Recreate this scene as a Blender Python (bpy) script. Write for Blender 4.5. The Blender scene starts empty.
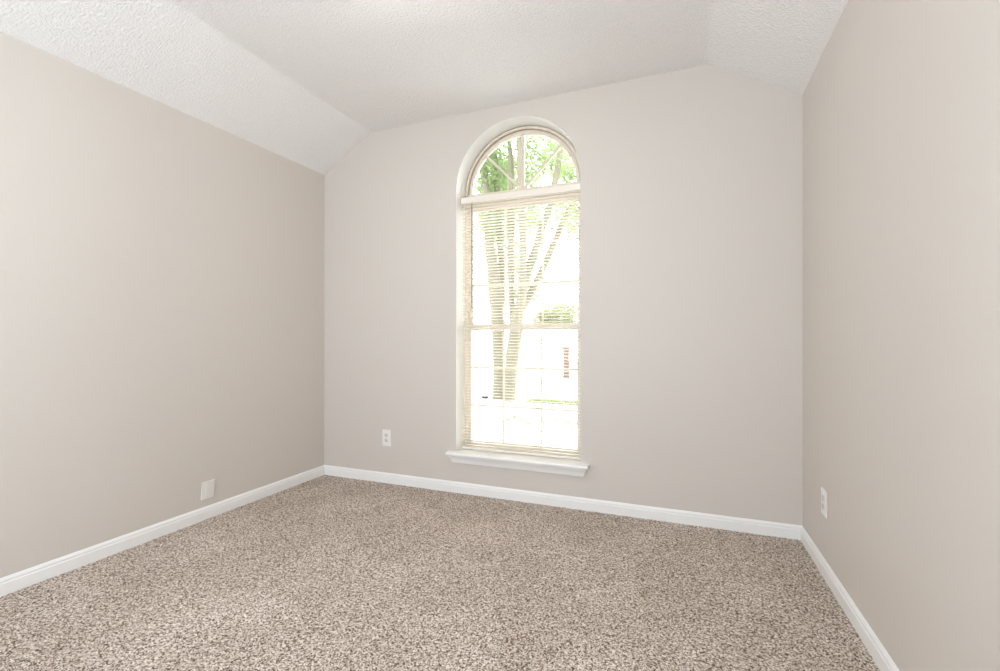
import bpy, bmesh, math, random
import numpy as np
from mathutils import Vector, Matrix

random.seed(7)
rng = np.random.default_rng(7)
SC = bpy.context.scene
COL = SC.collection

# ------------------------------------------------------------------ camera
CAM_H = 1.09705
YAW, PITCH, ROLL, FOC = 0.375120, 0.0, 0.0, 455.627
cam_d = bpy.data.cameras.new('camera')
cam = bpy.data.objects.new('camera', cam_d)
COL.objects.link(cam)
cam_d.sensor_width = 36.0
cam_d.lens = FOC * 36.0 / 1000.0
cam_d.shift_y = 0.00426
cam_d.clip_start = 0.02
cam_d.clip_end = 400
_f = Vector((-math.sin(YAW), math.cos(YAW), 0))
_r = Vector((math.cos(YAW), math.sin(YAW), 0))
_u = Vector((0, 0, 1))
_fw = _f * math.cos(PITCH) + _u * math.sin(PITCH)
_up = _u * math.cos(PITCH) - _f * math.sin(PITCH)
_R = _r * math.cos(ROLL) + _up * math.sin(ROLL)
_U = -_r * math.sin(ROLL) + _up * math.cos(ROLL)
M = Matrix((_R, _U, -_fw)).transposed().to_4x4()
M.translation = Vector((0, 0, CAM_H))
cam.matrix_world = M
SC.camera = cam

# ------------------------------------------------------------------ colour management
SC.view_settings.view_transform = 'Standard'
SC.view_settings.look = 'None'
SC.view_settings.gamma = 1.0
SC.view_settings.use_curve_mapping = False
SC.view_settings.exposure = 0.07
SC.cycles.diffuse_bounces = 8
SC.cycles.max_bounces = 14
SC.cycles.transparent_max_bounces = 24

# ------------------------------------------------------------------ sky, sun, room light
world = bpy.data.worlds.new('world')
SC.world = world
world.use_nodes = True
bg = world.node_tree.nodes['Background']
bg.inputs['Color'].default_value = (0.94, 0.99, 1.06, 1)
# hazy sky, brightest on the far side of the yard, where the sun stands behind the trees
SKY_FAR, SKY_NEAR = 14.0, 3.9
_wn = world.node_tree.nodes
_tc = _wn.new('ShaderNodeTexCoord')
_sx = _wn.new('ShaderNodeSeparateXYZ')
_mr = _wn.new('ShaderNodeMapRange')
_mr.interpolation_type = 'SMOOTHSTEP'
for _k, _v in (('From Min', -0.35), ('From Max', 0.55), ('To Min', SKY_NEAR), ('To Max', SKY_FAR)):
    _mr.inputs[_k].default_value = _v
_wl = world.node_tree.links
_wl.new(_tc.outputs['Generated'], _sx.inputs[0])
_wl.new(_sx.outputs['Y'], _mr.inputs['Value'])
_wl.new(_mr.outputs['Result'], bg.inputs['Strength'])

# unseen fill light added at the camera's back to brighten the room
fill_d = bpy.data.lights.new('rear_fill_light', 'AREA')
fill_d.shape = 'RECTANGLE'
fill_d.size, fill_d.size_y = 1.2, 1.6
fill_d.energy = 78
fill_d.color = (0.89, 1.0, 1.15)
fill = bpy.data.objects.new('rear_fill_light', fill_d)
fill.location = (-1.1, -1.50, 1.5)
fill.rotation_euler = (math.radians(112), 0, math.radians(2))
COL.objects.link(fill)

LAMP_STRENGTH = 38.0

# ------------------------------------------------------------------ room numbers
XL, XR, YB, YR = -2.6962, 0.6293, 2.9354, -1.70
EAVE, FLAT = 2.44, 2.7148
XFL, XFR = -2.2316, 0.1506
KL, KR = -0.0045, 0.0026          # the side walls run a touch out of square
ZL, ZR = -0.0125, 0.0292          # and the ceiling is a touch out of level towards the camera
WCX, WR, WSPR, WBOT = -1.046, 0.4482, 2.172, 0.291   # window opening: centre, radius, spring, bottom
WALL_T = 0.21

# ------------------------------------------------------------------ materials
def new_mat(name):
    m = bpy.data.materials.new(name)
    m.use_nodes = True
    nt = m.node_tree
    return m, nt, nt.nodes['Principled BSDF']

def srgb(r, g, b):
    def c(v):
        v /= 255.0
        return v / 12.92 if v <= 0.04045 else ((v + 0.055) / 1.055) ** 2.4
    return (c(r), c(g), c(b), 1)

def noise_bump(nt, bsdf, scale, strength, dist, detail=3.0, ramp=None):
    tc = nt.nodes.new('ShaderNodeTexCoord')
    n = nt.nodes.new('ShaderNodeTexNoise')
    n.inputs['Scale'].default_value = scale
    n.inputs['Detail'].default_value = detail
    nt.links.new(tc.outputs['Object'], n.inputs['Vector'])
    src = n.outputs['Fac']
    if ramp:
        r = nt.nodes.new('ShaderNodeValToRGB')
        r.color_ramp.elements[0].position, r.color_ramp.elements[1].position = ramp
        nt.links.new(src, r.inputs['Fac'])
        src = r.outputs['Color']
    b = nt.nodes.new('ShaderNodeBump')
    b.inputs['Strength'].default_value = strength
    b.inputs['Distance'].default_value = dist
    nt.links.new(src, b.inputs['Height'])
    nt.links.new(b.outputs['Normal'], bsdf.inputs['Normal'])
    return n

def paint(name, rgb, rough=0.5, spec=0.4, bump=None, vary=0.0):
    m, nt, b = new_mat(name)
    b.inputs['Base Color'].default_value = srgb(*rgb)
    b.inputs['Roughness'].default_value = rough
    b.inputs['Specular IOR Level'].default_value = spec
    if bump:
        noise_bump(nt, b, *bump)
    if vary:
        tc = nt.nodes.new('ShaderNodeTexCoord')
        n = nt.nodes.new('ShaderNodeTexNoise')
        n.inputs['Scale'].default_value = 3.0
        nt.links.new(tc.outputs['Object'], n.inputs['Vector'])
        mx = nt.nodes.new('ShaderNodeMix'); mx.data_type = 'RGBA'
        c = srgb(*rgb)
        mx.inputs['A'].default_value = tuple(v * (1 - vary) for v in c[:3]) + (1,)
        mx.inputs['B'].default_value = tuple(min(1, v * (1 + vary)) for v in c[:3]) + (1,)
        nt.links.new(n.outputs['Fac'], mx.inputs['Factor'])
        nt.links.new(mx.outputs['Result'], b.inputs['Base Color'])
    return m

MAT_WALL = paint('wall_paint', (211.5, 205, 197), 0.50, 0.36, (260.0, 0.12, 0.002, 2.0))
MAT_CEIL = paint('ceiling_paint', (246, 245, 243), 0.85, 0.2, (95.0, 0.55, 0.006, 4.0, (0.38, 0.62)))
MAT_TRIM = paint('white_trim_paint', (242, 242, 240), 0.35, 0.5, (30.0, 0.03, 0.001))
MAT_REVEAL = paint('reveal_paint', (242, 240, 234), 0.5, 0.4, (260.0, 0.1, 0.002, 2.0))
MAT_VINYL = paint('almond_vinyl', (222, 212, 196), 0.38, 0.45, (40.0, 0.02, 0.001))
MAT_BLIND = paint('blind_white', (236, 229, 217), 0.4, 0.45, (60.0, 0.02, 0.0005))
MAT_CORD = paint('cord_white', (236, 234, 228), 0.8, 0.2, (900.0, 0.2, 0.0005))
MAT_PLATE = paint('plate_plastic', (238, 236, 233), 0.3, 0.5, (50.0, 0.01, 0.0005))
MAT_DEV = paint('receptacle_plastic', (222, 217, 208), 0.35, 0.5, (50.0, 0.01, 0.0005))
MAT_SLOT = paint('slot_dark', (92, 84, 76), 0.7, 0.2, (80.0, 0.02, 0.0005))
MAT_SCREW = paint('screw_painted', (214, 212, 206), 0.3, 0.5, (80.0, 0.02, 0.0005))
MAT_BARK = paint('bark', (130, 123, 104), 0.9, 0.1, (18.0, 0.7, 0.03, 5.0), 0.25)
def leaf_mat(name, rgb, vary=0.2):
    m = paint(name, rgb, 0.7, 0.1, (12.0, 0.05, 0.002), vary)
    nt = m.node_tree
    b = nt.nodes['Principled BSDF']
    tl = nt.nodes.new('ShaderNodeBsdfTranslucent')
    mx = nt.nodes.new('ShaderNodeMixShader')
    mx.inputs[0].default_value = 0.5
    src = b.inputs['Base Color'].links[0].from_socket
    nt.links.new(src, tl.inputs['Color'])
    nt.links.new(b.outputs[0], mx.inputs[1])
    nt.links.new(tl.outputs[0], mx.inputs[2])
    nt.links.new(mx.outputs[0], nt.nodes['Material Output'].inputs['Surface'])
    return m
MAT_LEAF = leaf_mat('leaf_green', (150, 166, 116), 0.3)
MAT_SHRUB = leaf_mat('leaf_olive', (164, 166, 130), 0.25)
MAT_GRASS = leaf_mat('grass_blades', (132, 138, 92), 0.2)
MAT_GROUND = paint('pale_paving', (170, 168, 164), 0.9, 0.1, (30.0, 0.2, 0.004), 0.04)
MAT_POST = paint('reddish_post', (128, 106, 92), 0.8, 0.2, (40.0, 0.4, 0.006), 0.2)
MAT_POLE = paint('pole_grey', (90, 88, 84), 0.6, 0.3, (40.0, 0.05, 0.002))
MAT_FENCE = paint('fence_weathered', (190, 188, 182), 0.85, 0.2, (30.0, 0.3, 0.004), 0.1)
MAT_ROCK = paint('rock_grey', (84, 82, 78), 0.9, 0.2, (14.0, 0.6, 0.02), 0.15)

def wand_mat():
    m, nt, b = new_mat('wand_plastic')
    b.inputs['Base Color'].default_value = srgb(150, 148, 145)
    b.inputs['Roughness'].default_value = 0.15
    noise_bump(nt, b, 60.0, 0.02, 0.0005)
    return m
MAT_WAND = wand_mat()

def glass_mat():
    m, nt, b = new_mat('window_glass')
    out = nt.nodes['Material Output']
    tr = nt.nodes.new('ShaderNodeBsdfTransparent')
    tr.inputs['Color'].default_value = (0.965, 0.98, 0.97, 1)
    gl = nt.nodes.new('ShaderNodeBsdfGlossy')
    gl.inputs['Roughness'].default_value = 0.02
    fr = nt.nodes.new('ShaderNodeFresnel')
    fr.inputs['IOR'].default_value = 1.45
    mx = nt.nodes.new('ShaderNodeMixShader')
    nt.links.new(fr.outputs[0], mx.inputs[0])
    nt.links.new(tr.outputs[0], mx.inputs[1])
    nt.links.new(gl.outputs[0], mx.inputs[2])
    nt.links.new(mx.outputs[0], out.inputs['Surface'])
    return m
MAT_GLASS = glass_mat()

def lamp_mat():
    m, nt, b = new_mat('lamp_glass')
    b.inputs['Base Color'].default_value = (0.9, 0.88, 0.84, 1)
    b.inputs['Roughness'].default_value = 0.3
    b.inputs['Emission Color'].default_value = (1.0, 0.96, 0.91, 1)
    b.inputs['Emission Strength'].default_value = LAMP_STRENGTH
    noise_bump(nt, b, 30.0, 0.02, 0.001)
    return m
MAT_LAMP = lamp_mat()
MAT_NICKEL = paint('brushed_metal', (180, 176, 170), 0.3, 0.5, (200.0, 0.05, 0.0005))

def carpet_mat():
    m, nt, b = new_mat('speckled_carpet')
    b.inputs['Roughness'].default_value = 1.0
    b.inputs['Specular IOR Level'].default_value = 0.05
    tc = nt.nodes.new('ShaderNodeTexCoord')
    v = nt.nodes.new('ShaderNodeTexVoronoi')
    v.inputs['Scale'].default_value = 235.0
    nt.links.new(tc.outputs['Object'], v.inputs['Vector'])
    sep = nt.nodes.new('ShaderNodeSeparateColor')
    nt.links.new(v.outputs['Color'], sep.inputs['Color'])
    n = nt.nodes.new('ShaderNodeTexNoise')          # clumps of yarn
    n.inputs['Scale'].default_value = 95.0
    n.inputs['Detail'].default_value = 2.0
    nt.links.new(tc.outputs['Object'], n.inputs['Vector'])
    ma = nt.nodes.new('ShaderNodeMath'); ma.operation = 'MULTIPLY_ADD'
    nt.links.new(n.outputs['Fac'], ma.inputs[0])
    ma.inputs[1].default_value = 1.3
    ma.inputs[2].default_value = -0.65
    ad = nt.nodes.new('ShaderNodeMath'); ad.operation = 'ADD'
    nt.links.new(ma.outputs[0], ad.inputs[0])
    nt.links.new(sep.outputs[0], ad.inputs[1])
    r = nt.nodes.new('ShaderNodeValToRGB')
    e = r.color_ramp.elements
    e[0].position, e[0].color = 0.05, srgb(94, 79, 68)
    e[1].position, e[1].color = 0.95, srgb(237, 229, 220)
    for pos, c in ((0.24, (146, 131, 117)), (0.42, (185, 171, 157)), (0.68, (206, 194, 181))):
        k = e.new(pos); k.color = srgb(*c)
    nt.links.new(ad.outputs[0], r.inputs['Fac'])
    # brushed patches where the pile lies the other way
    n2 = nt.nodes.new('ShaderNodeTexNoise')
    n2.inputs['Scale'].default_value = 2.6
    n2.inputs['Detail'].default_value = 3.0
    n2.inputs['Distortion'].default_value = 0.6
    nt.links.new(tc.outputs['Object'], n2.inputs['Vector'])
    r2 = nt.nodes.new('ShaderNodeValToRGB')
    r2.color_ramp.elements[0].position, r2.color_ramp.elements[0].color = 0.45, (0.92, 0.91, 0.90, 1)
    r2.color_ramp.elements[1].position, r2.color_ramp.elements[1].color = 0.68, (1.06, 1.06, 1.07, 1)
    nt.links.new(n2.outputs['Fac'], r2.inputs['Fac'])
    mx = nt.nodes.new('ShaderNodeMix'); mx.data_type = 'RGBA'; mx.blend_type = 'MULTIPLY'
    mx.inputs['Factor'].default_value = 1.0
    nt.links.new(r.outputs['Color'], mx.inputs['A'])
    nt.links.new(r2.outputs['Color'], mx.inputs['B'])
    nt.links.new(mx.outputs['Result'], b.inputs['Base Color'])
    return m
MAT_CARPET = carpet_mat()

# ------------------------------------------------------------------ helpers
def link(name, me, mat, parent=None, loc=(0, 0, 0)):
    o = bpy.data.objects.new(name, me)
    me.materials.append(mat)
    COL.objects.link(o)
    o.location = loc
    if parent:
        o.parent = parent
    return o

def mesh_obj(name, verts, faces, mat, parent=None, loc=(0, 0, 0), smooth=False):
    me = bpy.data.meshes.new(name)
    me.from_pydata([tuple(v) for v in verts], [], faces)
    bm = bmesh.new(); bm.from_mesh(me)
    bmesh.ops.recalc_face_normals(bm, faces=bm.faces)
    bm.to_mesh(me); bm.free()
    if smooth:
        me.polygons.foreach_set('use_smooth', [True] * len(me.polygons))
    return link(name, me, mat, parent, loc)

def bm_obj(name, bm, mat, parent=None, loc=(0, 0, 0), smooth=False):
    bmesh.ops.recalc_face_normals(bm, faces=bm.faces)
    me = bpy.data.meshes.new(name)
    bm.to_mesh(me); bm.free()
    if smooth:
        me.polygons.foreach_set('use_smooth', [True] * len(me.polygons))
    return link(name, me, mat, parent, loc)

def box(bm, x0, x1, y0, y1, z0, z1, bevel=0.0, seg=2):
    r = bmesh.ops.create_cube(bm, size=1.0)
    vs = r['verts']
    for v in vs:
        v.co = Vector((x0 + (v.co.x + .5) * (x1 - x0), y0 + (v.co.y + .5) * (y1 - y0), z0 + (v.co.z + .5) * (z1 - z0)))
    if bevel:
        es = list({e for v in vs for e in v.link_edges})
        bmesh.ops.bevel(bm, geom=es, offset=bevel, segments=seg, affect='EDGES', profile=0.6)

def box_obj(name, b, mat, parent=None, loc=(0, 0, 0), bevel=0.0, seg=2):
    bm = bmesh.new()
    box(bm, *b, bevel=bevel, seg=seg)
    return bm_obj(name, bm, mat, parent, loc)

def loft(bm, loops, closed_u=True, cap=True):
    """loops: equal-length lists of points; skins between them."""
    L = [[bm.verts.new(p) for p in lp] for lp in loops]
    n = len(loops[0])
    for a, b in zip(L, L[1:]):
        for i in range(n if closed_u else n - 1):
            j = (i + 1) % n
            bm.faces.new((a[i], a[j], b[j], b[i]))
    if cap and closed_u:
        bm.faces.new(L[0]); bm.faces.new(L[-1][::-1])
    return L

def tube(bm, pts, radii, seg=10):
    pts = [Vector(p) for p in pts]
    loops = []
    for i, p in enumerate(pts):
        d = (pts[min(i + 1, len(pts) - 1)] - pts[max(i - 1, 0)]).normalized()
        a = d.orthogonal().normalized() if abs(d.z) < .5 else d.cross(Vector((0, 1, 0))).normalized()
        b = d.cross(a)
        loops.append([p + (a * math.cos(t) + b * math.sin(t)) * radii[i] for t in [2 * math.pi * k / seg for k in range(seg)]])
    loft(bm, loops)

def struct(o, label=None):
    o['kind'] = 'structure'
    if label:
        o['label'] = label
    return o

def thing(name, label, cat, loc, group=None, rot=None):
    o = bpy.data.objects.new(name, None)
    o.empty_display_size = 0.05
    COL.objects.link(o)
    o.location = loc
    if rot:
        o.rotation_euler = rot
    o['label'] = label; o['category'] = cat
    if group:
        o['group'] = group
    return o

def tag(o, label, cat, group=None, kind=None):
    o['label'] = label; o['category'] = cat
    if group: o['group'] = group
    if kind: o['kind'] = kind
    return o

# ------------------------------------------------------------------ the room shell
# ceiling section (from left eave to right eave), folds slightly eased
def fold(p0, p1, p2, r=0.02, n=4):
    a = (Vector(p0) - Vector(p1)).normalized() * r + Vector(p1)
    b = (Vector(p2) - Vector(p1)).normalized() * r + Vector(p1)
    c = Vector(p1)
    return [tuple((1 - t) ** 2 * a + 2 * t * (1 - t) * c + t * t * b) for t in [k / n for k in range(n + 1)]]
A, B, C_, D = (XL, EAVE), (XFL, FLAT), (XFR, FLAT), (XR, EAVE)
SECTION = [A] + fold(A, B, C_) + fold(B, C_, D) + [D]
def section_at(y):
    d = YB - y
    out = []
    for x, z in SECTION:
        t = (x - XFL) / (XFR - XFL)
        k = ZL if t < 0 else (ZL + (0.008 - ZL) * t if t < 1 else 0.008 + (ZR - 0.008) * (t - 1) / ((XR - XFR) / (XFR - XFL)))
        kx = KL if x < XFL - .1 else (KR if x > XFR + .1 else 0)
        out.append((x + kx * d, z + k * d))
    return out
def ceiling():
    bm = bmesh.new()
    loops = []
    for y in np.linspace(YR - 0.05, YB + 0.02, 9):
        low = section_at(y)
        top = [(x, z + 0.14) for x, z in low]
        # tuck the eaves a little into the side walls
        low[0] = (low[0][0] - .02, low[0][1] - .0117); low[-1] = (low[-1][0] + .02, low[-1][1] - .0117)
        loops.append([(x, y, z) for x, z in low + top[::-1]])
    loft(bm, loops)
    return struct(bm_obj('ceiling', bm, MAT_CEIL), 'white textured ceiling sloping down at left and right edges')
ceiling()

def arch_pts(r, cx=WCX, cz=WSPR, n=40, a0=0.0, a1=math.pi):
    return [(cx + r * math.cos(a0 + (a1 - a0) * k / n), cz + r * math.sin(a0 + (a1 - a0) * k / n)) for k in range(n + 1)]

def back_wall():
    outer = [(XL, -0.1), (XR, -0.1), (XR, EAVE)] + SECTION[::-1][1:-1] + [(XL, EAVE)]
    hole = [(WCX - WR, WBOT), (WCX + WR, WBOT)] + arch_pts(WR)
    bm = bmesh.new()
    def ring(pts, y):
        vs = [bm.verts.new((x, y, z)) for x, z in pts]
        es = [bm.edges.new((vs[i], vs[(i + 1) % len(vs)])) for i in range(len(vs))]
        return vs, es
    fo, feo = ring(outer, YB); fh, feh = ring(hole, YB)
    bmesh.ops.triangle_fill(bm, use_beauty=True, use_dissolve=False, edges=feo + feh, normal=(0, -1, 0))
    bo, beo = ring(outer, YB + WALL_T); bh, beh = ring(hole, YB + WALL_T)
    bmesh.ops.triangle_fill(bm, use_beauty=True, use_dissolve=False, edges=beo + beh, normal=(0, 1, 0))
    for p, q in ((fo, bo), (fh, bh)):
        for i in range(len(p)):
            j = (i + 1) % len(p)
            bm.faces.new((p[i], p[j], q[j], q[i]))
    o = bm_obj('wall_back', bm, MAT_WALL)
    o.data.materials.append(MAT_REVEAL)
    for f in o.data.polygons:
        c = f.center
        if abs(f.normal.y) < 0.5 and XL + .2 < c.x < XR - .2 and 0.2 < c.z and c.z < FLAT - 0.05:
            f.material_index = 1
    return struct(o, 'greige back wall with tall arched window opening')
back_wall()

def side_wall(name, x, k, t, label):
    bm = bmesh.new()
    d = YB - YR + .1
    xi0, xi1 = x + k * d, x - k * WALL_T
    quad = [(xi0, YR - .1), (xi1, YB + WALL_T), (x + t, YB + WALL_T), (x + t, YR - .1)]
    loft(bm, [[(px, py, z) for px, py in quad] for z in (-.1, EAVE + .1)])
    bmesh.ops.bisect_plane(bm, geom=bm.verts[:] + bm.edges[:] + bm.faces[:], plane_co=(0, YB, 0), plane_no=(0, 1, 0))
    return struct(bm_obj(name, bm, MAT_WALL), label)
side_wall('wall_left', XL, KL, -0.14, 'plain greige wall on the left')
side_wall('wall_right', XR, KR, 0.14, 'plain greige wall on the right')
def rear_wall():
    prof = [(XL - .02, -0.1), (XR + .02, -0.1)] + section_at(YR)[::-1]
    bm = bmesh.new()
    loft(bm, [[(x, YR - 0.1, z) for x, z in prof], [(x, YR, z) for x, z in prof]])
    return struct(bm_obj('wall_front', bm, MAT_WALL))
rear_wall()

# carpet: a slab whose top is a fine field of tufts
def floor():
    st = 0.007
    a0, a1 = XL + KL * (YB - YR) - .005, XR + KR * (YB - YR) + .005
    nx = int((a1 - a0) / st); ny = int((YB - YR) / st)
    xs = np.linspace(a0, a1, nx + 1); ys = np.linspace(YR, YB, ny + 1)
    X, Y = np.meshgrid(xs, ys)
    jx = rng.uniform(-.35, .35, X.shape) * st; jy = rng.uniform(-.35, .35, X.shape) * st
    jx[:, 0] = jx[:, -1] = 0; jy[0] = jy[-1] = 0
    Z = rng.uniform(-0.002, 0.002, X.shape)
    co = np.stack([X + jx, Y + jy, Z], -1).reshape(-1, 3)
    nv = len(co)
    low = np.array([(a0, YR, -.1), (a1, YR, -.1), (a1, YB, -.1), (a0, YB, -.1)])
    co = np.vstack([co, low])
    i = np.arange(ny)[:, None] * (nx + 1) + np.arange(nx)[None]
    q = np.stack([i, i + 1, i + nx + 2, i + nx + 1], -1).reshape(-1, 4)
    me = bpy.data.meshes.new('floor')
    nq = len(q)
    me.vertices.add(len(co)); me.vertices.foreach_set('co', co.ravel())
    q = np.vstack([q, [[nv + 3, nv + 2, nv + 1, nv]]])
    me.loops.add(q.size); me.loops.foreach_set('vertex_index', q.ravel())
    me.polygons.add(len(q)); me.polygons.foreach_set('loop_start', np.arange(0, q.size, 4))
    me.update(calc_edges=True)
    return struct(link('floor', me, MAT_CARPET), 'speckled beige and brown cut pile carpet')
floor()

# baseboards: eased profile (offset from wall, height)
BB = [(0.0, -0.01), (0.013, -0.01), (0.013, 0.050), (0.0125, 0.053), (0.010, 0.0555), (0.0100, 0.059), (0.0105, 0.062), (0.0095, 0.067), (0.0065, 0.0715), (0.0045, 0.0755), (0.003, 0.0765), (0.0, 0.0765)]
def baseboard(name, p0, p1, inward, m0, m1, label):
    """p0->p1 along the wall; m0/m1: mitre (1 shortens by the offset)."""
    p0, p1, n = Vector(p0), Vector(p1), Vector(inward)
    d = (p1 - p0).normalized()
    bm = bmesh.new()
    la = [p0 + n * o + d * o * m0 + Vector((0, 0, z)) for o, z in BB]
    lb = [p1 + n * o - d * o * m1 + Vector((0, 0, z)) for o, z in BB]
    loft(bm, [la, lb])
    return struct(bm_obj(name, bm, MAT_TRIM), label)
baseboard('baseboard_left', (XL + KL * (YB - YR), YR, 0), (XL, YB, 0), (1, 0, 0), 0, 1, 'white baseboard along the left wall')
baseboard('baseboard_back', (XL, YB, 0), (XR, YB, 0), (0, -1, 0), 1, 1, 'white baseboard below the window wall')
baseboard('baseboard_right', (XR + KR * (YB - YR), YR, 0), (XR, YB, 0), (-1, 0, 0), 0, 1, 'white baseboard along the right wall')

# ------------------------------------------------------------------ the window
WIN = bpy.data.objects.new('window_1', None)
COL.objects.link(WIN)
WIN.location = (WCX, YB, WBOT)
WIN.empty_display_size = 0.1
struct(WIN, 'tall arched window with a white stool and almond sashes')
def win(bm, name, mat, smooth=False):
    for v in bm.verts:
        v.co -= Vector((WCX, YB, WBOT))
    return bm_obj(name, bm, mat, WIN, smooth=smooth)
def wsub(bm, name, mat, parent):
    for v in bm.verts:
        v.co -= Vector((WCX, YB, WBOT))
    return bm_obj(name, bm, mat, parent)

FD = YB + 0.138           # front of the window frame inside the reveal
STOOL = 0.294
x0, x1 = WCX - WR, WCX + WR
def arch_ring(bm, r0, r1, ya, yb, n=40):
    loops = []
    for k in range(n + 1):
        t = math.pi * k / n
        loops.append([(WCX + r * math.cos(t), y, WSPR + r * math.sin(t)) for r, y in ((r0, ya), (r1, ya), (r1, yb), (r0, yb))])
    loft(bm, loops)
# arched top light: stepped frame, hub and sunburst bars, pane
bm = bmesh.new()
arch_ring(bm, WR + 0.0, WR - 0.009, FD + .024, YB + WALL_T)
arch_ring(bm, WR - 0.009, WR - 0.024, FD, YB + WALL_T)
arch_ring(bm, WR - 0.023, WR - 0.033, FD + 0.030, YB + WALL_T - .01)
arch_ring(bm, WR - 0.033, WR - 0.056, FD + 0.014, YB + WALL_T - .03)
box(bm, x0 + .022, x1 - .022, FD + .012, YB + WALL_T - .02, WSPR - 0.012, WSPR + 0.006)
arch_fr = win(bm, 'arch_frame', MAT_VINYL)
bm = bmesh.new()
box(bm, x0, x1, FD - .004, YB + WALL_T, WSPR - 0.082, WSPR - 0.012, .003)
win(bm, 'transom_bar', MAT_VINYL)
GY = FD + 0.034
for nm, ang in (('muntin', 90), ('muntin', 45), ('muntin', 135)):
    a = math.radians(ang)
    d = Vector((math.cos(a), 0, math.sin(a))); s = Vector((-math.sin(a), 0, math.cos(a)))
    w = 0.012 if ang == 90 else 0.0095
    c = Vector((WCX, 0, WSPR))
    e0, e1 = c + d * 0.006, c + d * (WR - 0.05)
    bm = bmesh.new()
    loft(bm, [[e + s * w + Vector((0, GY - .008, 0)), e + s * w * .5 + Vector((0, GY - .012, 0)), e - s * w * .5 + Vector((0, GY - .012, 0)), e - s * w + Vector((0, GY - .008, 0)), e - s * w + Vector((0, GY + .006, 0)), e + s * w + Vector((0, GY + .006, 0))] for e in (e0, e1)])
    wsub(bm, nm, MAT_VINYL, arch_fr)
bm = bmesh.new()
tri = [(WCX + (WR - .052) * math.cos(t), WSPR + (WR - .052) * math.sin(t)) for t in [math.pi * k / 32 for k in range(33)]]
loft(bm, [[(x, GY, z) for x, z in tri], [(x, GY + .004, z) for x, z in tri]])
wsub(bm, 'glass_pane', MAT_GLASS, arch_fr)

# main frame: jambs and bottom rail of the frame
bm = bmesh.new()
box(bm, x0, x0 + .024, FD, YB + WALL_T, WBOT, WSPR - .08, .002)
box(bm, x1 - .024, x1, FD, YB + WALL_T, WBOT, WSPR - .08, .002)
box(bm, x0 + .024, x1 - .024, FD + .004, YB + WALL_T, WBOT, WBOT + 0.022, .002)
win(bm, 'window_frame', MAT_VINYL)
RAIL = 1.189
def sash(name, zb, zt, yf, hb, ht, grid_z):
    yb = yf + 0.03
    a, b = x0 + 0.024, x1 - 0.024
    bm = bmesh.new()
    box(bm, a, a + .026, yf, yb, zb, zt, .003)
    box(bm, b - .026, b, yf, yb, zb, zt, .003)
    box(bm, a + .024, b - .024, yf, yb, zb, zb + hb, .003)
    box(bm, a + .024, b - .024, yf, yb, zt - ht, zt, .003)
    s = win(bm, name, MAT_VINYL)
    gy = yf + .016
    bm = bmesh.new()
    box(bm, a + .02, b - .02, gy, gy + .004, zb + hb - .004, zt - ht + .004)
    wsub(bm, 'glass_pane', MAT_GLASS, s)
    for z in grid_z:
        bm = bmesh.new(); box(bm, a + .022, b - .022, gy - .009, gy + .002, z - .0075, z + .0075, .002)
        wsub(bm, 'muntin', MAT_VINYL, s)
    for x in (WCX - .142, WCX + .142):
        bm = bmesh.new(); box(bm, x - .0062, x + .0062, gy - .0085, gy + .0025, zb + hb - .004, zt - ht + .004, .003)
        wsub(bm, 'muntin', MAT_VINYL, s)
    return s
sash('upper_sash', RAIL - .022, WSPR - .08, FD + .036, .040, .03, (1.500, 1.795))
ls = sash('lower_sash', WBOT + .02, RAIL + .024, FD + .004, .040, .046, (0.612, 0.893))

# stool and apron below the opening
bm = bmesh.new()
st_p = [(-.050, STOOL - .020), (-.055, STOOL - .017), (-.057, STOOL - .010), (-.055, STOOL - .003), (-.050, STOOL), (.141, STOOL), (.141, STOOL - .020)]
horn = 0.058
def stool_loop(x): return [(x, YB + y, z) for y, z in st_p]
loft(bm, [stool_loop(x0 + .0005), stool_loop(x1 - .0005)])
for a, b in ((x0 - horn, x0 + .0006), (x1 - .0006, x1 + horn)):
    hp = [(y if y < 0 else 0.0, z) for y, z in st_p]
    loft(bm, [[(x, YB + y, z) for y, z in hp] for x in (a, b)])
win(bm, 'window_stool', MAT_TRIM)
bm = bmesh.new()
ap = [(0, STOOL - .020), (-.040, STOOL - .020), (-.040, STOOL - .027), (-.036, STOOL - .033), (-.028, STOOL - .042), (-.022, STOOL - .055), (-.019, STOOL - .064), (-.019, STOOL - .069), (-.012, STOOL - .072), (-.010, STOOL - .079), (0, STOOL - .079)]
# returned ends: the moulding's own profile cuts back at both ends
la = [Vector((x0 - .012 + y * 0.9, YB + y, z)) for y, z in ap]
lb = [Vector((x1 + .012 - y * 0.9, YB + y, z)) for y, z in ap]
loft(bm, [la, lb])
win(bm, 'window_apron', MAT_TRIM)

# ------------------------------------------------------------------ the mini blind
BL0, BL1 = x0 + 0.008, x1 - 0.008
BY = YB + 0.082
BLIND = thing('mini_blind', 'cream horizontal mini blind with open slats filling the window below its arch', 'blind', (WCX, BY, STOOL))
def bl(bm, name, mat, smooth=False, parent=BLIND):
    for v in bm.verts:
        v.co -= Vector((WCX, BY, STOOL))
    return bm_obj(name, bm, mat, parent, smooth=smooth)
HT, HB = 2.134, 2.092
bm = bmesh.new()
hp = [(-.016, HB), (-.016, HT - .003), (-.0145, HT), (-.012, HT), (-.012, HB + .003), (.012, HB + .003), (.012, HT), (.0145, HT), (.016, HT - .003), (.016, HB)]
loft(bm, [[(x, BY + y, z) for y, z in hp] for x in (BL0 - .003, BL1 + .003)])
box(bm, BL0 - .003, BL1 + .003, BY - .012, BY + .012, HB + .002, HT - .004)
bl(bm, 'headrail', MAT_BLIND)
BRZ = 0.300
bm = bmesh.new()
box(bm, BL0, BL1, BY - .0125, BY + .0125, BRZ, BRZ + .016, .004, 3)
bl(bm, 'bottom_rail', MAT_BLIND)
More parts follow.
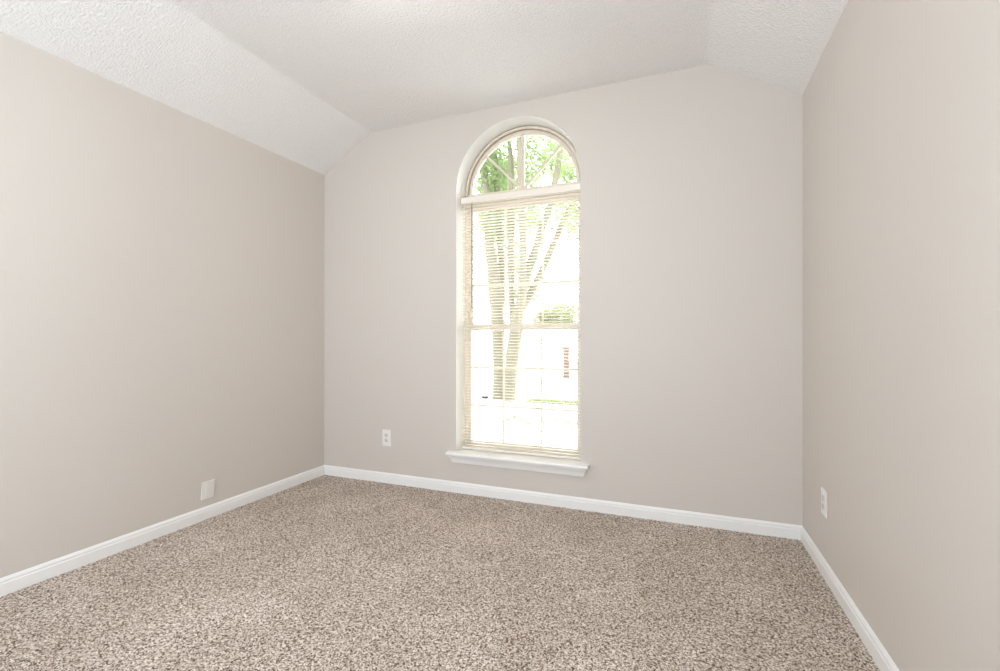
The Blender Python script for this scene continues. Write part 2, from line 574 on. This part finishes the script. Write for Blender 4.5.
# slats
SW, ST_T, TILT = 0.0250, 0.0007, math.radians(9)
def slat_mesh():
    bm = bmesh.new()
    cs = []
    for k in range(7):
        y = -SW / 2 + SW * k / 6
        z = 0.0022 * (1 - (2 * y / SW) ** 2)
        cs.append((y, z))
    prof = cs + [(y, z - ST_T) for y, z in cs[::-1]]
    ct, sn = math.cos(-TILT), math.sin(-TILT)
    prof = [(y * ct - z * sn, y * sn + z * ct) for y, z in prof]
    loft(bm, [[(x, y, z) for y, z in prof] for x in (-(BL1 - BL0) / 2 + .002, (BL1 - BL0) / 2 - .002)])
    bmesh.ops.recalc_face_normals(bm, faces=bm.faces)
    me = bpy.data.meshes.new('slat'); bm.to_mesh(me); bm.free()
    me.materials.append(MAT_BLIND)
    return me
sm = slat_mesh()
PITCH_S = 0.0212
zs = []
z = BRZ + 0.016 + 0.014
while z < HB - 0.008:
    zs.append(z); z += PITCH_S
first = None
for z in zs:
    if first is None:
        o = first = bpy.data.objects.new('slat', sm)
    else:
        o = first.copy()
    COL.objects.link(o)
    o.parent = BLIND
    o.location = (0, 0, z - STOOL)
for x in (BL0 + .13, WCX, BL1 - .13):
    bm = bmesh.new()
    for y in (-.0134, .0134):
        tube(bm, [(x, BY + y, BRZ + .008), (x, BY + y, HB + .004)], [.0007, .0007], 6)
    bl(bm, 'ladder_cord', MAT_CORD)
bm = bmesh.new()
WX = -1.397
tube(bm, [(WX, BY - .019, HB + .012), (WX, BY - .024, HB - .005), (WX, BY - .024, HB - .012)], [.0012] * 3, 6)
tube(bm, [(WX, BY - .024, HB - .010), (WX, BY - .026, HB - .03), (WX, BY - .026, 1.34), (WX, BY - .026, 1.325)], [.003, .0042, .0042, .003], 6)
bl(bm, 'tilt_wand', MAT_WAND)

# ------------------------------------------------------------------ wall plates
def receptacle_parts(root):
    """a duplex outlet facing local -y, centred on the origin"""
    bm = bmesh.new()
    box(bm, -.0380, .0380, -.0065, 0, -.0615, .0615, .0028, 3)
    pl = bm_obj('cover_plate', bm, MAT_PLATE, root)
    bm = bmesh.new()
    tube(bm, [(0, -.0058, 0), (0, -.0072, 0)], [.0030, .0026], 12)
    bm_obj('screw', bm, MAT_SCREW, root)
    for s in (1, -1):
        bm = bmesh.new()
        zc = s * .0195
        prof = []
        for k in range(24):
            t = 2 * math.pi * k / 24
            prof.append((max(-.0165, min(.0165, .0178 * math.cos(t))), max(-.0142, min(.0142, .0178 * math.sin(t)))))
        loft(bm, [[(x, -.0058, zc + z) for x, z in prof], [(x, -.0078, zc + z) for x, z in prof], [(x * .93, -.0084, zc + z * .93) for x, z in prof]])
        r = bm_obj('receptacle', bm, MAT_DEV, root)
        for x, h in ((-.0063, .0042), (.0063, .0034)):
            bm = bmesh.new(); box(bm, x - .0011, x + .0011, -.0087, -.0080, zc + .004 - h, zc + .004 + h)
            bm_obj('slot', bm, MAT_SLOT, r)
        bm = bmesh.new(); tube(bm, [(0, -.0080, zc - .0078), (0, -.0087, zc - .0078)], [.0026, .0026], 12)
        bm_obj('slot', bm, MAT_SLOT, r)

o1 = thing('wall_outlet', 'white duplex outlet on the back wall, left of the window', 'outlet', (-2.089, YB, 0.345))
receptacle_parts(o1)
o2 = thing('wall_outlet', 'white duplex outlet on the right wall, near the far right corner', 'outlet', (XR + .001, 2.528, 0.340), rot=(0, 0, -math.pi / 2))
receptacle_parts(o2)
o3 = thing('wall_plate', 'white blank wall plate low on the left wall, just above the baseboard', 'wall plate', (XL - .0043, 1.943, 0.178), rot=(0, math.radians(0), math.pi / 2))
bm = bmesh.new(); box(bm, -.0410, .0410, -.0085, 0, -.0540, .0540, .0028, 3)
bmesh.ops.rotate(bm, verts=bm.verts, cent=(0, 0, -.054), matrix=Matrix.Rotation(math.radians(4.5), 3, 'X'))
bm_obj('cover_plate', bm, MAT_PLATE, o3)
bm = bmesh.new(); box(bm, -.0165, .0165, -.0100, -.0080, -.0335, .0335, .0009, 2)
bmesh.ops.rotate(bm, verts=bm.verts, cent=(0, 0, -.054), matrix=Matrix.Rotation(math.radians(4.5), 3, 'X'))
bm_obj('insert', bm, MAT_PLATE, o3)
for z in (.0430, -.0430):
    bm = bmesh.new(); tube(bm, [(0, -.0080, z), (0, -.0093, z)], [.0030, .0026], 12)
    bmesh.ops.rotate(bm, verts=bm.verts, cent=(0, 0, -.054), matrix=Matrix.Rotation(math.radians(4.5), 3, 'X'))
    bm_obj('screw', bm, MAT_SCREW, o3)

# ------------------------------------------------------------------ ceiling lamp (its glow shows at the top of the picture)
LAMP = thing('ceiling_lamp', 'round flush ceiling lamp with a glowing frosted dome', 'lamp', (-1.066, 1.46, FLAT))
def lathe(bm, prof, seg=40):
    loops = [[(r * math.cos(2 * math.pi * k / seg), r * math.sin(2 * math.pi * k / seg), z) for k in range(seg)] for r, z in prof]
    loft(bm, loops)
bm = bmesh.new(); lathe(bm, [(.150, 0), (.155, -.006), (.155, -.022), (.146, -.026)]); bm_obj('base', bm, MAT_NICKEL, LAMP, smooth=False)
bm = bmesh.new(); lathe(bm, [(.143, -.020), (.143, -.034), (.135, -.054), (.115, -.074), (.085, -.088), (.045, -.096), (.008, -.098)]); bm_obj('lamp_shade', bm, MAT_LAMP, LAMP, smooth=True)
bm = bmesh.new(); lathe(bm, [(.012, -.094), (.012, -.102), (.007, -.110), (.003, -.113)], 16); bm_obj('finial', bm, MAT_NICKEL, LAMP, smooth=True)

# ------------------------------------------------------------------ outside
GZ = -0.30
struct(box_obj('ground', (-70, 60, YB + 0.25, 120, GZ - .2, GZ), MAT_GROUND), 'pale sunlit ground outside the window')

def leaves(blobs, size, mat, name, parent, origin):
    vs, fs = [], []
    for cx, cy, cz, rx, ry, rz, n in blobs:
        for _ in range(n):
            while True:
                p = rng.uniform(-1, 1, 3)
                if p @ p < 1: break
            c = np.array([cx, cy, cz]) + p * (rx, ry, rz) - origin
            d = rng.normal(size=3); d /= np.linalg.norm(d)
            e = rng.normal(size=3); e -= d * (d @ e); e /= np.linalg.norm(e)
            nrm = np.cross(d, e)
            s = size * rng.uniform(.6, 1.2)
            k = len(vs)
            vs += [c - d * s * .5, c + e * s * .24 + nrm * s * .05, c + d * s * .5, c - e * s * .24 + nrm * s * .05]
            fs.append((k, k + 1, k + 2, k + 3))
    me = bpy.data.meshes.new(name)
    me.from_pydata([tuple(v) for v in vs], [], fs)
    return link(name, me, mat, parent)

T1 = [(-4.0, 10.0, -.36, .165), (-4.007, 10.0, -0.1, .135), (-4.027, 10.0, 0.485, 0.117), (-4.05, 10.0, 1.305, 0.135), (-4.098, 10.0, 2.009, 0.135), (-4.172, 10.0, 2.718, 0.125), (-4.272, 10.0, 3.432, 0.106), (-4.321, 10.0, 4.028, 0.095), (-4.37, 10.0, 4.863, 0.071), (-4.444, 10.0, 5.824, 0.047), (-4.5, 10.0, 7.0, .03)]
T1b = [(-4.07, 10.05, 1.1, .09), (-4.100, 10.15, 1.6, 0.095), (-4.05, 10.2, 2.024, 0.083), (-4.03, 10.2, 2.859, 0.072), (-4.08, 10.2, 3.581, 0.068), (-4.12, 10.2, 4.302, 0.06), (-4.2, 10.2, 5.391, 0.048), (-4.2, 10.2, 6.8, .03)]
T2 = [(-3.67, 9.8, -0.36, .15), (-3.656, 9.8, -0.1, 0.115), (-3.629, 9.8, 0.504, 0.136), (-3.53, 9.8, 1.183, 0.147), (-3.457, 9.8, 1.75, 0.12)]
T2a = [(-3.50, 9.8, 1.4, .09), (-3.46, 9.8, 1.7, 0.10), (-3.264, 9.8, 2.525, 0.09), (-3.051, 9.8, 3.07, 0.085), (-2.888, 9.8, 3.61, 0.077), (-2.704, 9.8, 4.076, 0.066), (-2.566, 9.8, 4.782, 0.06), (-2.452, 9.8, 5.419, 0.043), (-2.4, 9.8, 6.6, .025)]
T2b = [(-3.58, 9.85, 0.95, .08), (-3.64, 9.95, 1.3, 0.081), (-3.698, 10.0, 1.995, 0.069), (-3.719, 10.0, 2.923, 0.069), (-3.717, 10.0, 3.502, 0.069), (-3.714, 10.0, 4.313, 0.065), (-3.712, 10.0, 5.125, 0.058), (-3.783, 10.0, 5.949, 0.046), (-3.8, 10.0, 7.0, .03)]
T2c = [(-3.47, 9.75, 1.35, .08), (-3.41, 9.68, 1.65, 0.085), (-3.30, 9.6, 2.28, 0.077), (-3.288, 9.6, 3.162, 0.077), (-3.331, 9.6, 3.937, 0.077), (-3.351, 9.6, 4.933, 0.066), (-3.372, 9.6, 5.821, 0.055), (-3.4, 9.6, 7.0, .03)]
T2d = [(-3.50, 9.85, 1.45, .08), (-3.42, 9.95, 1.8, 0.085), (-3.22, 10.1, 2.216, 0.08), (-2.861, 10.1, 2.927, 0.068), (-2.534, 10.1, 3.645, 0.056), (-2.283, 10.1, 4.177, 0.044), (-2.079, 10.1, 4.816, 0.033), (-1.9, 10.1, 5.6, .02)]
TO = np.array([-3.85, 9.9, GZ])
TD = np.array([.055, 0, .04])
TREE = thing('multi_stem_tree', 'tree outside the window with two pale trunks forking into leafy branches', 'tree', tuple(TO))
def wob(path):
    return [tuple(np.array(p[:3]) + TD * (1 if p[2] > 0 else (1, 0, 0)) - TO) for p in path], [p[3] for p in path]
def smooth_path(path, sub=4):
    P = np.array(path); out = []
    for i in range(len(P) - 1):
        p0, p1, p2, p3 = P[max(i - 1, 0)], P[i], P[i + 1], P[min(i + 2, len(P) - 1)]
        for k in range(sub):
            t = k / sub
            out.append(.5 * ((2 * p1) + (-p0 + p2) * t + (2 * p0 - 5 * p1 + 4 * p2 - p3) * t * t + (-p0 + 3 * p1 - 3 * p2 + p3) * t ** 3))
    out.append(P[-1])
    return [tuple(o) for o in out]
def trunk(paths, fat):
    bm = bmesh.new()
    for p in paths:
        pts, rad = wob(smooth_path(p))
        tube(bm, pts, [r * fat * random.uniform(.94, 1.06) for r in rad], 12)
    return bm_obj('trunk', bm, MAT_BARK, TREE, smooth=True)
trunk([T1, T1b], 1.18)
trunk([T2, T2a, T2b, T2c, T2d], 1.14)
blobs = [(-4.32, 10.3, 5.3, .55, .7, .75, 1500), (-4.2, 10.2, 3.9, .40, .5, .6, 330), (-3.1, 10.4, 4.1, 1.0, .5, .5, 330), (-3.95, 10.5, 4.9, .4, .5, .6, 240), (-3.3, 9.9, 2.65, .22, .35, .25, 70),
         (-3.75, 9.9, 5.7, .7, .7, .35, 260), (-2.95, 10, 5.6, .6, .6, .4, 420), (-3.15, 10, 5.0, .3, .4, .5, 120), (-2.2, 10, 3.85, .40, .5, .5, 180), (-2.2, 10, 4.75, .30, .5, .16, 160),
         (-2.45, 10.2, 5.1, .5, .6, .5, 260), (-3.6, 10.2, 4.0, .8, .5, .5, 200), (-3.4, 10, 6.8, 1.9, 1.5, 1.0, 1100), (-3.9, 10.2, 3.0, .5, .4, .5, 50), (-2.6, 10, 2.9, .5, .5, .3, 30)]
leaves([b[:6] + (int(b[6] * 2.0),) for b in blobs], 0.105, MAT_LEAF, 'foliage', TREE, TO)

# trees and shrubs further off
def small_tree(name, label, cat, base, trunk_h, r, blobs, size, mat):
    t = thing(name, label, cat, base)
    bm = bmesh.new()
    tube(bm, [(0, 0, -.1), (.03, 0, trunk_h * .5), (-.02, 0, trunk_h)], [r * 1.2, r, r * .6], 10)
    bm_obj('trunk', bm, MAT_BARK, t, smooth=True)
    leaves(blobs, size, mat, 'foliage', t, np.zeros(3))
    return t
small_tree('distant_tree', 'pale olive tree crown far off, seen low at the right of the upper sash', 'tree', (-6.6, 27.0, GZ), 2.4, .04,
           [(0, 0, 2.9, 1.5, 1.2, .75, 1900), (-1.0, 0, 2.6, .9, .8, .5, 600)], .25, MAT_SHRUB)
MAT_HAZY = leaf_mat('leaf_pale', (140, 150, 114), 0.2)
small_tree('background_tree', 'tall pale green tree farther off, its crown filling the arch behind the near branches', 'tree', (-8.9, 22.0, GZ), 6.0, .07,
           [(0.1, 0, 8.6, 1.1, 1.3, 2.3, 2600), (1.4, 0, 9.9, 1.2, 1.2, 1.0, 1000), (0.9, 0, 5.6, .8, 1.0, 1.2, 500), (3.3, 0, 10.3, 1.1, 1.2, 0.9, 800), (3.9, 0, 7.9, .8, 1.0, 1.3, 800), (1.6, 0, 3.9, .8, .8, .7, 300), (1.9, 0, 7.6, .5, .8, .9, 260)], .27, MAT_HAZY)

# pale rail fence across the far side of the yard
FEN = thing('rail_fence', 'pale rail fence far across the yard behind the trunks', 'fence', (-8.3, 28.0, GZ))
for z in (1.40, 1.02):
    box_obj('rail', (-4.6, 4.6, -.03, .03, z - .035, z + .035), MAT_FENCE, FEN, bevel=.008)
for k in range(6):
    x = -4.5 + 1.8 * k
    box_obj('post', (x - .05, x + .05, -.05, .05, -.05, 1.5), MAT_FENCE, FEN, bevel=.01)

# reddish post with a thin pole
POST = thing('marker_post', 'short reddish post with a thin grey pole on top, right of the tree trunks', 'post', (-3.81, 16.3, GZ))
bm = bmesh.new()
loft(bm, [[(sx * w, sy * w, z) for sx, sy in ((-1, -1), (1, -1), (1, 1), (-1, 1))] for w, z in ((.12, -.02), (.12, .08), (.10, .10), (.10, 1.02), (.125, 1.05), (.125, 1.10), (.06, 1.16))])
bm_obj('pillar', bm, MAT_POST, POST)
bm = bmesh.new(); tube(bm, [(.02, 0, 1.1), (.05, 0, 1.65)], [.018, .015], 8)
bm_obj('pole', bm, MAT_POLE, POST)
bm = bmesh.new(); tube(bm, [(-.15, 0, 1.50), (.42, 0, 1.52)], [.014, .014], 8)
bm_obj('cross_arm', bm, MAT_POLE, POST)

# grass strips at the edge of the paving
def grass(name, xa, xb, ya, yb, n, label):
    vs, fs = [], []
    for _ in range(n):
        x = rng.uniform(xa, xb); y = rng.uniform(ya, yb); h = rng.uniform(.03, .085); a = rng.uniform(0, math.pi)
        d = np.array([math.cos(a), math.sin(a), 0]) * .012
        l = rng.normal(size=3) * .02; l[2] = 0
        k = len(vs); b = np.array([x, y, GZ])
        vs += [b - d, b + d, b + l + (0, 0, h)]; fs.append((k, k + 1, k + 2))
    me = bpy.data.meshes.new(name); me.from_pydata([tuple(v) for v in vs], [], fs)
    return tag(link(name, me, MAT_GRASS), label, 'grass', kind='stuff')
grass('grass_strip', -3.2, -1.2, 9.6, 10.2, 1500, 'thin green grass edging the paving at the foot of the trunks')
grass('grass_verge', -2.85, -0.9, 7.1, 7.7, 420, 'sparse grass strip on the pale ground nearest the window')

# a low rock left of the trunks
bm = bmesh.new()
bmesh.ops.create_icosphere(bm, subdivisions=3, radius=.08)
for v in bm.verts:
    n = 1 + .18 * math.sin(v.co.x * 40 + 1) * math.cos(v.co.y * 35) + .1 * math.sin(v.co.z * 50)
    v.co = Vector((v.co.x * n * 1.2, v.co.y * n, v.co.z * n * .6))
rk = bm_obj('rock', bm, MAT_ROCK, None, (-4.30, 9.95, GZ + .035), smooth=True)
tag(rk, 'small grey rock on the pale ground just left of the trunks', 'rock')
